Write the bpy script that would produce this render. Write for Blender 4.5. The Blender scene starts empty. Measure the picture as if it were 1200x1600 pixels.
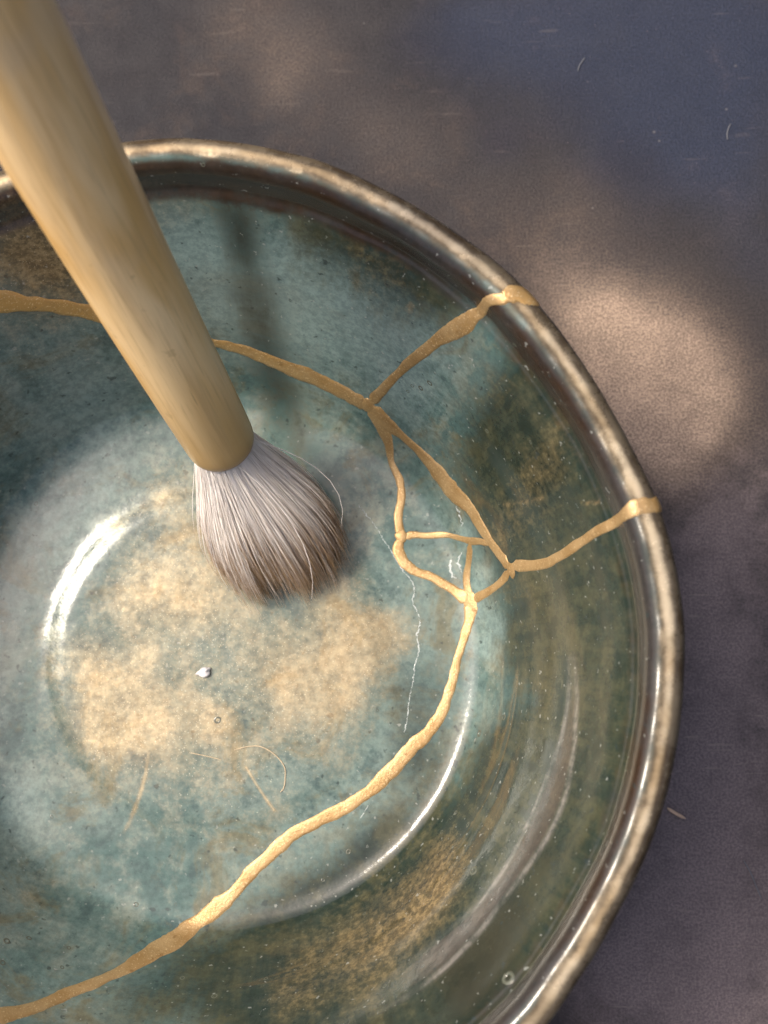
import bpy, bmesh, math, random
import numpy as np
from mathutils import Vector, Matrix, Quaternion

SC = bpy.context.scene
COL = SC.collection
CM = 0.01
ZR = 5.5                                   # height of the rim plane over the table, cm
rng = np.random.default_rng(11)
random.seed(5)

# ---------------------------------------------------------------- camera
cam_data = bpy.data.cameras.new('camera')
cam = bpy.data.objects.new('camera', cam_data)
COL.objects.link(cam)
cam.location = (4.44*CM, -0.281*CM, (16.925+ZR)*CM)
cam.rotation_mode = 'QUATERNION'
cam.rotation_quaternion = Quaternion((0, 1, 0), 0.08589) @ Quaternion((1, 0, 0), 0.11617)
cam_data.sensor_fit = 'VERTICAL'
cam_data.sensor_height = 24.0
cam_data.angle_y = math.radians(40)
cam_data.clip_start = 0.005
cam_data.clip_end = 50
cam_data.dof.use_dof = True
cam_data.dof.focus_distance = 0.197
cam_data.dof.aperture_fstop = 17
SC.camera = cam

# ---------------------------------------------------------------- daylight
SUN_AZ, SUN_EL = math.radians(159), math.radians(56)
world = bpy.data.worlds.new('World')
SC.world = world
world.use_nodes = True
wn = world.node_tree
sky = wn.nodes.new('ShaderNodeTexSky')
sky.sky_type = 'NISHITA'
sky.sun_disc = False
sky.sun_elevation = SUN_EL
sky.sun_rotation = math.pi/2 - SUN_AZ
sky.air_density = 0.45
sky.dust_density = 6.0
sky.ozone_density = 0.2
bg = next(n for n in wn.nodes if n.type == 'BACKGROUND')
bg.inputs['Strength'].default_value = 0.15
wn.links.new(sky.outputs[0], bg.inputs['Color'])
sun_data = bpy.data.lights.new('sun', 'SUN')
sun_data.energy = 1.55
sun_data.angle = math.radians(10)
sun_data.color = (1.0, 0.90, 0.76)
sun = bpy.data.objects.new('sun', sun_data)
COL.objects.link(sun)
sd = Vector((math.cos(SUN_AZ)*math.cos(SUN_EL), math.sin(SUN_AZ)*math.cos(SUN_EL), math.sin(SUN_EL)))
sun.rotation_mode = 'QUATERNION'
sun.rotation_quaternion = sd.to_track_quat('Z', 'Y')
sun.location = (-0.5, 0.2, 0.6)
SC.cycles.max_bounces = 24
SC.cycles.diffuse_bounces = 16
SC.cycles.glossy_bounces = 6
SC.cycles.transmission_bounces = 16
SC.view_settings.view_transform = 'Standard'
SC.view_settings.look = 'None'
SC.view_settings.exposure = 0.82
SC.view_settings.gamma = 1.0
SC.view_settings.use_curve_mapping = False

# ---------------------------------------------------------------- measured data, in cm from the bowl's axis and rim plane
SEAMS={
 'left':[(-2.884, 4.824, 0.356), (-2.491, 4.848, 0.442), (-2.211, 4.869, 0.374), (-1.84, 4.896, 0.338), (-1.391, 4.878, 0.334), (-1.003, 4.835, 0.315), (-0.592, 4.786, 0.277), (-0.162, 4.715, 0.252), (0.169, 4.653, 0.218), (0.334, 4.622, 0.27), (0.747, 4.508, 0.329), (1.164, 4.354, 0.406), (1.592, 4.176, 0.42), (2.027, 3.967, 0.416), (2.417, 3.752, 0.444)],
 'spoke_a':[(2.417, 3.752, 0.23), (2.617, 3.851, 0.207), (2.847, 3.971, 0.165), (3.144, 4.062, 0.179), (3.424, 4.132, 0.182), (3.679, 4.187, 0.254), (3.921, 4.23, 0.314), (4.117, 4.293, 0.219), (4.307, 4.315, 0.177), (4.443, 4.311, 0.188)],
 'mid':[(2.417, 3.752, 0.477), (2.649, 3.532, 0.441), (2.939, 3.294, 0.254), (3.245, 2.981, 0.319), (3.463, 2.71, 0.465), (3.683, 2.433, 0.451), (3.894, 2.205, 0.356), (4.1, 1.855, 0.307), (4.314, 1.536, 0.249), (4.515, 1.265, 0.263)],
 'inner':[(2.435, 3.734, 0.368), (2.582, 3.514, 0.382), (2.678, 3.278, 0.245), (2.72, 3.013, 0.153), (2.832, 2.724, 0.148), (2.859, 2.43, 0.15), (2.807, 2.155, 0.149), (2.866, 1.837, 0.197)],
 'bridge':[(2.866, 1.837, 0.168), (3.034, 1.875, 0.138), (3.202, 1.853, 0.108), (3.48, 1.865, 0.118), (3.7, 1.812, 0.111), (3.929, 1.744, 0.139), (4.097, 1.697, 0.128), (4.23, 1.613, 0.122)],
 'post':[(3.929, 1.735, 0.154), (3.904, 1.528, 0.153), (3.87, 1.277, 0.145), (3.876, 1.037, 0.171), (3.914, 0.862, 0.215)],
 'low':[(2.866, 1.857, 0.178), (2.807, 1.66, 0.197), (2.905, 1.462, 0.197), (3.102, 1.312, 0.167), (3.357, 1.203, 0.176), (3.621, 1.034, 0.176), (3.914, 0.843, 0.291)],
 'link':[(3.914, 0.843, 0.234), (4.142, 0.943, 0.155), (4.355, 1.065, 0.134), (4.533, 1.236, 0.19)],
 'spoke_b':[(4.515, 1.265, 0.239), (4.702, 1.261, 0.198), (4.956, 1.243, 0.183), (5.148, 1.315, 0.18), (5.36, 1.433, 0.15), (5.576, 1.514, 0.154), (5.755, 1.585, 0.176), (5.867, 1.656, 0.19), (5.942, 1.709, 0.232)],
 'bottom':[(3.914, 0.862, 0.356), (3.902, 0.602, 0.199), (3.811, 0.264, 0.166), (3.692, -0.103, 0.166), (3.583, -0.488, 0.175), (3.464, -0.844, 0.193), (3.289, -1.103, 0.24), (3.026, -1.324, 0.259), (2.764, -1.631, 0.259), (2.531, -1.88, 0.239), (2.201, -2.12, 0.22), (1.833, -2.331, 0.258), (1.425, -2.544, 0.21), (1.133, -2.708, 0.249), (0.89, -2.938, 0.25), (0.619, -3.187, 0.25), (0.407, -3.435, 0.202), (0.118, -3.692, 0.288), (-0.208, -3.95, 0.308), (-0.452, -4.152, 0.415), (-0.681, -4.268, 0.409), (-0.93, -4.384, 0.31), (-1.162, -4.498, 0.219), (-1.433, -4.583, 0.272), (-1.696, -4.648, 0.253), (-2.002, -4.729, 0.266), (-2.306, -4.772, 0.318), (-2.642, -4.829, 0.265)],
}
RIM_A=42.35
RIM_B=15.74
PAINT={
 'gold':[[-1.548, -0.755, -4.464, 0.738, 0.9], [-1.039, -1.191, -4.463, 0.588, 0.6], [-1.947, -1.0, -4.473, 0.591, 0.5], [-2.282, 0.177, -4.476, 0.397, 0.5], [-1.868, -0.021, -4.465, 0.396, 0.4], [-0.78, 1.012, -4.462, 0.693, 0.75], [-0.076, 0.959, -4.46, 0.592, 0.6], [-1.385, 0.966, -4.464, 0.397, 0.5], [-1.096, 1.66, -4.465, 0.597, 0.35], [-0.293, 1.953, -4.465, 0.497, 0.5], [2.207, 0.072, -4.473, 0.487, 0.9], [2.497, 0.363, -4.505, 0.39, 0.6], [1.813, 0.657, -4.465, 0.587, 0.65], [1.623, -0.701, -4.464, 0.583, 0.6], [1.033, -0.509, -4.461, 0.585, 0.45], [2.013, -0.508, -4.468, 0.437, 0.6], [0.631, 0.172, -4.46, 0.49, 0.35], [-0.047, -0.994, -4.46, 0.293, 0.45], [1.325, -0.121, -4.462, 0.488, 0.4], [-0.253, -0.51, -4.46, 0.784, 0.35], [-0.338, -1.477, -4.463, 1.17, 0.3], [0.65, -1.664, -4.464, 0.97, 0.25], [2.193, 2.041, -4.567, 0.494, 0.35], [-0.627, 2.67, -4.549, 0.501, 0.4], [-0.931, 2.572, -4.547, 0.401, 0.35], [-1.114, 0.077, -4.461, 0.247, 0.5], [-2.232, 5.084, -1.332, 0.613, 0.55], [-1.802, 5.361, -1.096, 0.606, 0.45], [3.217, 4.576, -1.239, 0.068, 0.9], [-2.575, -3.412, -4.15, 0.24, 0.5], [1.809, 1.245, -4.472, 0.491, 0.45], [-2.486, 4.317, -2.649, 0.233, 0.3], [2.137, 3.972, -3.678, 0.192, 0.2], [0.825, 0.66, -4.461, 0.884, 0.3], [-1.37, 0.274, -4.462, 0.89, 0.2], [2.981, 0.267, -4.567, 0.488, 0.25], [-1.63, 2.072, -4.527, 0.401, 0.3], [1.82, -1.468, -4.478, 0.581, 0.2]],
 'brown':[[-2.014, 5.503, -0.681, 0.763, 0.9], [-1.57, 5.387, -1.199, 0.522, 0.6], [3.065, -3.599, -3.212, 0.537, 0.6], [2.351, -4.124, -3.17, 0.714, 0.6], [1.37, -4.566, -3.128, 0.535, 0.5], [3.514, -3.158, -3.219, 0.448, 0.55], [4.148, -2.431, -3.041, 0.444, 0.2], [4.804, 2.096, -2.053, 0.519, 0.35], [4.364, 1.786, -3.238, 0.368, 0.35], [5.04, 2.484, -1.179, 0.414, 0.3], [5.329, 2.969, -0.219, 0.314, 0.35], [3.589, -2.768, -3.63, 0.366, 0.4], [4.323, -3.627, -1.125, 0.239, 0.2], [4.874, -0.576, -2.819, 0.354, 0.2], [2.574, 5.17, -0.843, 0.502, 0.35], [3.078, 4.896, -0.829, 0.416, 0.4], [-0.079, 5.996, -0.505, 0.418, 0.5], [4.39, 3.507, -1.181, 0.334, 0.3], [4.629, 0.867, -3.252, 0.366, 0.3], [0.5, 5.918, -0.578, 0.334, 0.3]],
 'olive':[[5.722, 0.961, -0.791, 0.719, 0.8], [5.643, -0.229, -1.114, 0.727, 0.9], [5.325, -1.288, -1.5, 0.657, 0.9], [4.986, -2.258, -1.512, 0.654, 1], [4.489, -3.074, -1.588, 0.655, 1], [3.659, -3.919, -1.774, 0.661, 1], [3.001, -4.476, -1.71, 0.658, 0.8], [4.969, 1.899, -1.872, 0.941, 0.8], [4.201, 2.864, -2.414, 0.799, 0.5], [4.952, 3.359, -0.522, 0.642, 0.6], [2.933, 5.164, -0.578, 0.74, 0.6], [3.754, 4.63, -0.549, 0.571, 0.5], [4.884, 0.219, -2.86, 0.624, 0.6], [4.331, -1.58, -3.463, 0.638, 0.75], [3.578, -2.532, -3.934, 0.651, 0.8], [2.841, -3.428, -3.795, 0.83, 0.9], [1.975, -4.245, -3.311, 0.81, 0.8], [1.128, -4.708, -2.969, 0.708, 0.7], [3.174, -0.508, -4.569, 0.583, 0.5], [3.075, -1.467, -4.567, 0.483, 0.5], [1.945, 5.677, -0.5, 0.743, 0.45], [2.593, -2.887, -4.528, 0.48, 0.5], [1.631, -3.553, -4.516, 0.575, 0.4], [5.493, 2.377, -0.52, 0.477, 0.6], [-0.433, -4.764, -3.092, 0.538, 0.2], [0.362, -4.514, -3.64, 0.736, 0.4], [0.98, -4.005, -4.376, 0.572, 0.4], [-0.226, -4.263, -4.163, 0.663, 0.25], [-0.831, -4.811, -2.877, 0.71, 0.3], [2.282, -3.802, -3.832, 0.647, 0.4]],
 'dark':[[0.943, 5.773, -0.7, 0.436, 0.55], [0.95, 5.563, -1.125, 0.257, 0.45], [0.905, 5.248, -1.858, 0.4, 0.4], [0.906, 4.905, -2.635, 0.442, 0.45], [0.935, 4.592, -3.301, 0.456, 0.45], [0.969, 4.182, -4.115, 0.453, 0.45], [1.038, 3.757, -4.521, 0.44, 0.45], [1.388, 3.152, -4.567, 0.479, 0.5], [1.791, 2.745, -4.569, 0.298, 0.45], [0.762, 6.089, -0.123, 0.326, 0.5], [4.163, -3.79, -1.156, 0.478, 0.9], [4.487, -3.206, -1.417, 0.405, 0.8], [4.9, -2.493, -1.456, 0.407, 0.7], [3.847, -4.219, -0.974, 0.394, 0.8], [3.473, -3.84, -2.202, 0.338, 0.5], [5.312, -1.6, -1.341, 0.325, 0.4], [5.633, -0.628, -1.068, 0.321, 0.3], [3.469, 0.169, -4.566, 0.389, 0.35], [2.98, -0.508, -4.568, 0.437, 0.3], [3.178, 0.656, -4.569, 0.293, 0.3]],  # includes the handle's shade up the far wall, painted into the glaze
 'pale':[[-2.258, 2.082, -4.569, 0.906, 0.3], [-1.861, 2.687, -4.569, 0.806, 0.3], [-2.868, 1.784, -4.567, 0.805, 0.4], [-2.444, 3.28, -4.404, 1.006, 0.35], [-1.629, 3.775, -4.388, 0.703, 0.4], [2.192, 3.038, -4.551, 0.497, 0.35], [1.604, 3.731, -4.43, 0.447, 0.4], [3.079, 3.578, -3.227, 0.466, 0.5], [3.686, 3.708, -2.083, 0.528, 0.3], [1.516, 5.183, -1.684, 0.615, 0.65], [2.285, 4.779, -1.924, 0.619, 0.65], [-0.053, 5.821, -0.755, 0.507, 0.4], [0.423, 4.936, -2.712, 0.464, 0.4], [3.245, 4.083, -2.115, 0.531, 0.5], [1.591, 4.524, -3.068, 0.562, 0.5], [3.915, 4.467, -0.577, 0.408, 0.3], [-0.032, 5.348, -1.806, 0.534, 0.4], [-3.019, -2.557, -4.498, 0.687, 0.5], [-1.994, 4.116, -3.543, 0.776, 0.3], [-3.059, -1.983, -4.561, 0.592, 0.4], [-0.825, -2.153, -4.477, 0.779, 0.25], [2.193, 1.942, -4.564, 0.494, 0.5], [2.59, 1.246, -4.562, 0.393, 0.35], [4.348, 0.437, -3.96, 0.236, 1.1], [4.116, 1.206, -4.122, 0.23, 1.3], [3.863, 1.88, -4.107, 0.25, 1.1], [4.2, 0.113, -4.263, 0.239, 1.1], [4.06, 0.74, -4.37, 0.193, 1.2], [2.664, 4.214, -2.641, 0.456, 0.35], [0.12, 5.29, -1.937, 0.537, 0.3], [0.473, 5.439, -1.546, 0.351, 0.3], [5.792, 0.952, -0.668, 0.317, 0.35], [5.754, 0.167, -0.881, 0.28, 0.4], [5.341, 2.554, -0.601, 0.32, 0.25], [5.107, 3.184, -0.478, 0.28, 0.25]],  # small strong entries by the seam junction paint in the crease glare
}
STROKES=[([(-1.015, -1.384, -4.464),(-1.048, -1.77, -4.468),(-1.144, -2.108, -4.48),(-1.286, -2.452, -4.554),(-1.385, -2.646, -4.566)],0.9,0.056),
([(0.503, -1.665, -4.464),(0.653, -1.903, -4.466),(0.83, -2.16, -4.477),(0.926, -2.284, -4.493)],0.8,0.037),
([(-2.603, 0.228, -4.523),(-2.177, 0.098, -4.472),(-1.868, -0.021, -4.465),(-1.642, -0.168, -4.464)],0.6,0.037),
([(-1.578, -0.315, -4.463),(-1.863, -0.217, -4.465),(-2.066, -0.237, -4.468)],0.5,0.047),
([(-1.301, -0.608, -4.463),(-1.547, -0.804, -4.464),(-1.742, -1.096, -4.468)],0.5,0.056),
([(4.414, 2.11, -2.854),(4.804, 2.081, -2.068),(4.967, 2.071, -1.727)],0.5,0.037),
([(5.389, 1.889, -0.971),(5.608, 1.867, -0.614)],0.6,0.037),
([(-1.244, -0.9, -4.463),(-1.119, -1.191, -4.463),(-1.014, -1.432, -4.464)],0.6,0.075),
([(-1.847, -0.902, -4.468),(-1.442, -1.047, -4.464),(-1.189, -1.191, -4.464)],0.6,0.056),
([(-1.328, 0.668, -4.463),(-1.385, 0.966, -4.464),(-1.289, 1.213, -4.464)],0.4,0.047),
]
CRACKS=[([(2.192, 2.34),(2.371, 2.139),(2.49, 1.959),(2.589, 1.79),(2.708, 1.621),(2.806, 1.443),(2.905, 1.294),(3.032, 1.146),(3.061, 0.999),(3.032, 0.852),(3.1, 0.705),(3.138, 0.51),(3.099, 0.315),(3.127, 0.121),(3.059, -0.121),(3.038, -0.363),(2.98, -0.604),(2.95, -0.893),(2.901, -1.133)],0.037),
([(3.715, 2.256),(3.77, 2.116),(3.805, 1.961)],0.065),
([(3.635, 1.53),(3.594, 1.386),(3.651, 1.238),(3.72, 1.188)],0.065),
([(3.795, 1.596),(3.733, 1.429),(3.79, 1.282)],0.056),
([(2.376, -2.185),(2.299, -2.309),(2.221, -2.423)],0.028),
]
REFL_BAND=[[5.282, -0.1, -1.957], [5.296, -0.561, -1.858], [5.219, -1.141, -1.819], [5.052, -1.735, -1.819], [4.814, -2.295, -1.84], [4.493, -2.835, -1.888], [4.131, -3.31, -1.933], [3.65, -3.786, -2.013], [3.144, -4.205, -2.033], [2.472, -4.637, -2.022]]  # reflection on the lower right wall, painted as a coloured band
PITS=[(3.405, 3.781, 0.072),(3.264, 3.761, 0.064),(3.141, 3.817, 0.046),(3.183, 3.753, 0.037),(3.074, 3.778, 0.046),(2.912, 3.577, 0.047),(3.346, 3.497, 0.046),(4.598, 3.853, 0.056),(4.226, 3.737, 0.05),(4.431, 3.461, 0.042),(4.5, 3.736, 0.033),(4.835, 3.44, 0.048),(5.109, 2.981, 0.04),(4.8, 2.769, 0.05),(4.865, 2.678, 0.042),(4.233, 3.06, 0.052),(3.992, -2.928, 0.113),(4.4, -3.88, 0.131),(4.411, -0.874, 0.074),(4.038, -1.127, 0.076),(3.901, -1.376, 0.057),(4.317, -0.889, 0.047),(4.194, 0.399, 0.057),(4.255, 0.725, 0.048),(1.674, -3.323, 0.048),(0.737, -3.775, 0.038),(0.593, -3.508, 0.039),(-0.222, -4.567, 0.064),(-0.251, -4.653, 0.055),(0.325, -4.74, 0.072),(1.004, -4.52, 0.054),(-2.523, -2.425, 0.049),(-2.306, -2.269, 0.039),(-2.305, -2.654, 0.049),(-1.916, -3.214, 0.039),(-2.414, -4.014, 0.064),(-2.648, -4.014, 0.073),(-2.571, -4.231, 0.071),(-1.889, -4.172, 0.055),(-1.866, -4.374, 0.054),(-1.172, -3.713, 0.058),(2.058, -2.897, 0.067),(-0.567, -3.709, 0.048),(2.357, -3.707, 0.046),(2.791, -4.349, 0.051),(1.946, -4.287, 0.045),(0.051, -0.945, 0.088),(1.936, -1.228, 0.039),(2.496, -0.797, 0.039),(-2.524, 3.444, 0.06),(-2.91, 2.421, 0.05),(-1.658, 2.807, 0.04),(3.122, -1.8, 0.039),(3.478, -2.548, 0.056),(3.896, -2.397, 0.073),(3.687, -2.267, 0.066),(3.62, -2.344, 0.056),(3.665, -2.716, 0.046),(3.074, -1.562, 0.029),(4.252, 0.396, 0.048),(4.717, 3.175, 0.033),(4.148, 1.828, 0.047),(1.107, 6.092, 0.041),(0.657, 6.064, 0.041),(0.876, 6.033, 0.033)]
BR_E=[0.462, 2.974, -2.6];BR_T=[1.169, 1.198, -4.45];BR_TOP=[-0.482, 6.095, 4.6];BR_D=0.994
CRUMB=[-0.168, -0.218, -4.46]
HAIR_A=[[0.313, -1.397, -4.462], [0.5, -1.349, -4.462], [0.696, -1.338, -4.463], [0.884, -1.424, -4.464], [1.022, -1.547, -4.465], [1.091, -1.662, -4.465], [1.101, -1.796, -4.469], [1.073, -1.968, -4.474], [1.024, -2.025, -4.476]]
HAIR_B=[[-0.378, -1.439, -4.462], [-0.219, -1.467, -4.463], [-0.041, -1.505, -4.463], [0.118, -1.542, -4.463]]
TABLE_PAINT={
 'sun_patch':[[6.638, 4.893, 0.867, 0.62], [7.032, 4.362, 0.867, 0.62], [6.127, 4.798, 0.816, 0.45], [7.393, 4.669, 0.612, 0.4], [7.022, 3.947, 1.837, 0.17], [5.638, 6.185, 1.224, 0.12], [5.936, 5.54, 0.51, 0.6], [6.616, 3.849, 0.612, 0.6], [7.626, 3.937, 0.51, 0.6], [7.209, 3.323, 0.51, 0.4], [7.104, 3.119, 0.612, 0.35], [0.885, 10.18, 0.459, 0.11], [0.727, 9.567, 0.408, 0.14], [1.111, 9.05, 0.51, 0.06], [1.429, 10.046, 0.51, 0.08], [0.881, 10.747, 0.51, 0.06], [2.08, 9.126, 0.612, 0.08], [0.118, 10.438, 0.612, 0.08], [2.935, 8.432, 0.714, 0.08], [6.542, 0.283, 0.612, 0.1], [2.509, 8.336, 0.612, 0.06], [4.196, 7.3, 0.816, 0.09], [5.655, 7.257, 0.612, 0.08], [5.328, 6.193, 0.51, 0.18], [-0.219, 11.021, 0.612, 0.06]],  # warm sunlit patches, painted into the table colour
 'blue':[[6.748, 10.169, 1.429, 0.8], [8.302, 10.106, 1.224, 0.9], [5.28, 10.229, 1.224, 0.7], [8.241, 7.933, 1.122, 0.7], [6.711, 8.416, 1.02, 0.7], [4.221, 10.271, 0.816, 0.5], [3.583, 10.521, 0.714, 0.5], [8.495, 6.219, 0.714, 0.4], [8.322, 0.478, 0.612, 0.35], [7.972, -1.495, 0.612, 0.2]],
 'shadow_lift':[[7.719, -3.622, 1.735, 0.7], [6.44, -4.594, 1.224, 0.6], [7.688, -1.203, 1.224, 0.5], [7.562, 1.484, 1.02, 0.6], [8.085, 2.493, 0.918, 0.5], [7.821, 0.081, 1.122, 0.6], [7.272, -2.181, 0.918, 0.4], [7.571, -5.517, 1.531, 0.5]],  # paler colour that lifts the bowl's shadow on the table
 'deep':[[3.368, 10.306, 0.714, 0.6], [4.215, 9.493, 0.714, 0.5], [5.682, 8.998, 0.918, 0.6], [6.597, 7.877, 0.612, 0.7], [4.416, 8.383, 0.51, 0.6], [6.676, 6.692, 0.918, 0.35], [5.43, 6.083, 0.612, 0.4], [2.724, 10.332, 0.612, 0.3]],
}
SCRATCH=[[6.899, -2.301], [7.033, -2.387], [7.178, -2.463]]
LINT=[[[5.724, 9.635], [5.746, 9.722], [5.8, 9.808], [5.843, 9.873]], [[8.12, 8.379], [8.113, 8.477], [8.136, 8.573], [8.179, 8.658]], [[8.033, -3.073], [8.133, -3.254], [8.214, -3.463], [8.294, -3.662]]]
RIM_WOBBLE=[(-41.4, 0.033), (-35.9, -0.009), (-29.0, -0.009), (-21.6, 0.025), (-15.4, 0.039), (-8.7, 0.047), (-2.7, 0.07), (2.6, 0.1), (8.7, 0.094), (15.6, 0.067), (20.9, 0.017), (27.7, -0.044), (34.0, -0.058), (40.1, -0.019), (45.6, 0.023), (54.6, 0.017), (63.1, 0.048), (71.0, 0.085), (78.4, 0.09), (86.5, 0.101), (93.0, 0.072)]
CAM_C=[4.44, -0.281, 16.925];CAM_T=[0.11617, 0.08589]

# ---------------------------------------------------------------- helpers
def tag(o, label=None, cat=None, group=None, kind=None):
    if label: o['label'] = label
    if cat: o['category'] = cat
    if group: o['group'] = group
    if kind: o['kind'] = kind
    return o

def link(name, me, mat=None, parent=None):
    o = bpy.data.objects.new(name, me)
    COL.objects.link(o)
    if mat and me is not None:
        me.materials.clear(); me.materials.append(mat)
    if parent: o.parent = parent
    return o

def mesh_from(name, V, F, smooth=True):
    """V (n,3) in cm, F (m,k) index array or list"""
    me = bpy.data.meshes.new(name)
    V = np.asarray(V, np.float64)*CM
    if isinstance(F, np.ndarray):
        k = F.shape[1]; m = F.shape[0]
        me.vertices.add(len(V)); me.vertices.foreach_set('co', V.astype(np.float32).ravel())
        me.loops.add(m*k); me.loops.foreach_set('vertex_index', F.astype(np.int32).ravel())
        me.polygons.add(m); me.polygons.foreach_set('loop_start', np.arange(0, m*k, k, dtype=np.int32))
        me.update(calc_edges=True)
    else:
        me.from_pydata(V.tolist(), [], F)
    if smooth:
        me.polygons.foreach_set('use_smooth', np.ones(len(me.polygons), bool))
    me.update()
    return me

def attr(me, name, vals):
    a = me.attributes.new(name, 'FLOAT', 'POINT')
    a.data.foreach_set('value', np.asarray(vals, np.float32).ravel())

def sstep(a, b, x):
    t = np.clip((x-a)/(b-a), 0, 1)
    return t*t*(3-2*t)

class NT:
    """small node-tree builder"""
    def __init__(s, name):
        s.m = bpy.data.materials.new(name); s.m.use_nodes = True
        s.t = s.m.node_tree
        s.p = next(n for n in s.t.nodes if n.type == 'BSDF_PRINCIPLED')
        s.coord = s.t.nodes.new('ShaderNodeTexCoord').outputs['Object']
    def set(s, sock, v):
        if hasattr(v, 'is_output') or isinstance(v, bpy.types.NodeSocket): s.t.links.new(v, sock)
        elif isinstance(v, (tuple, list)) and len(v) == 3 and sock.type == 'RGBA': sock.default_value = (*v, 1)
        else: sock.default_value = v
    def bsdf(s, **k):
        for a, v in k.items(): s.set(s.p.inputs[a.replace('_', ' ')], v)
    def attr(s, n):
        a = s.t.nodes.new('ShaderNodeAttribute'); a.attribute_name = n
        return a.outputs['Fac']
    def noise(s, scale, detail=3, rough=.55, vec=None, dist=0):
        n = s.t.nodes.new('ShaderNodeTexNoise')
        n.inputs['Scale'].default_value = scale; n.inputs['Detail'].default_value = detail
        n.inputs['Roughness'].default_value = rough; n.inputs['Distortion'].default_value = dist
        s.t.links.new(vec or s.coord, n.inputs['Vector'])
        return n.outputs['Fac']
    def voro(s, scale, vec=None, out='Distance', feature='F1'):
        n = s.t.nodes.new('ShaderNodeTexVoronoi'); n.feature = feature
        n.inputs['Scale'].default_value = scale
        s.t.links.new(vec or s.coord, n.inputs['Vector'])
        return n.outputs[out]
    def scale(s, x, y, z, vec=None):
        n = s.t.nodes.new('ShaderNodeMapping')
        n.inputs['Scale'].default_value = (x, y, z)
        s.t.links.new(vec or s.coord, n.inputs['Vector'])
        return n.outputs[0]
    def math(s, op, a, b=0.0, c=None, clamp=False):
        n = s.t.nodes.new('ShaderNodeMath'); n.operation = op; n.use_clamp = clamp
        s.set(n.inputs[0], a); s.set(n.inputs[1], b)
        if c is not None: s.set(n.inputs[2], c)
        return n.outputs[0]
    def ramp(s, v, a, b, lo=0.0, hi=1.0):
        n = s.t.nodes.new('ShaderNodeMapRange'); n.interpolation_type = 'SMOOTHSTEP'
        s.set(n.inputs['Value'], v)
        for k, x in (('From Min', a), ('From Max', b), ('To Min', lo), ('To Max', hi)): s.set(n.inputs[k], x)
        return n.outputs['Result']
    def mix(s, f, a, b, mode='MIX'):
        n = s.t.nodes.new('ShaderNodeMix'); n.data_type = 'RGBA'; n.blend_type = mode
        s.set(n.inputs['Factor'], f); s.set(n.inputs[6], a); s.set(n.inputs[7], b)
        return n.outputs[2]
    def fmix(s, f, a, b):
        n = s.t.nodes.new('ShaderNodeMix'); n.data_type = 'FLOAT'
        s.set(n.inputs[0], f); s.set(n.inputs[2], a); s.set(n.inputs[3], b)
        return n.outputs[0]
    def bump(s, h, strength, dist=0.0002, prev=None):
        n = s.t.nodes.new('ShaderNodeBump')
        s.set(n.inputs['Strength'], strength); n.inputs['Distance'].default_value = dist
        s.t.links.new(h, n.inputs['Height'])
        if prev is not None: s.t.links.new(prev, n.inputs['Normal'])
        return n.outputs[0]
    def rel(s, v, sc, off=0.0):           # (v-0.5)*sc+off
        return s.math('MULTIPLY_ADD', s.math('SUBTRACT', v, 0.5), sc, off)

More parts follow.
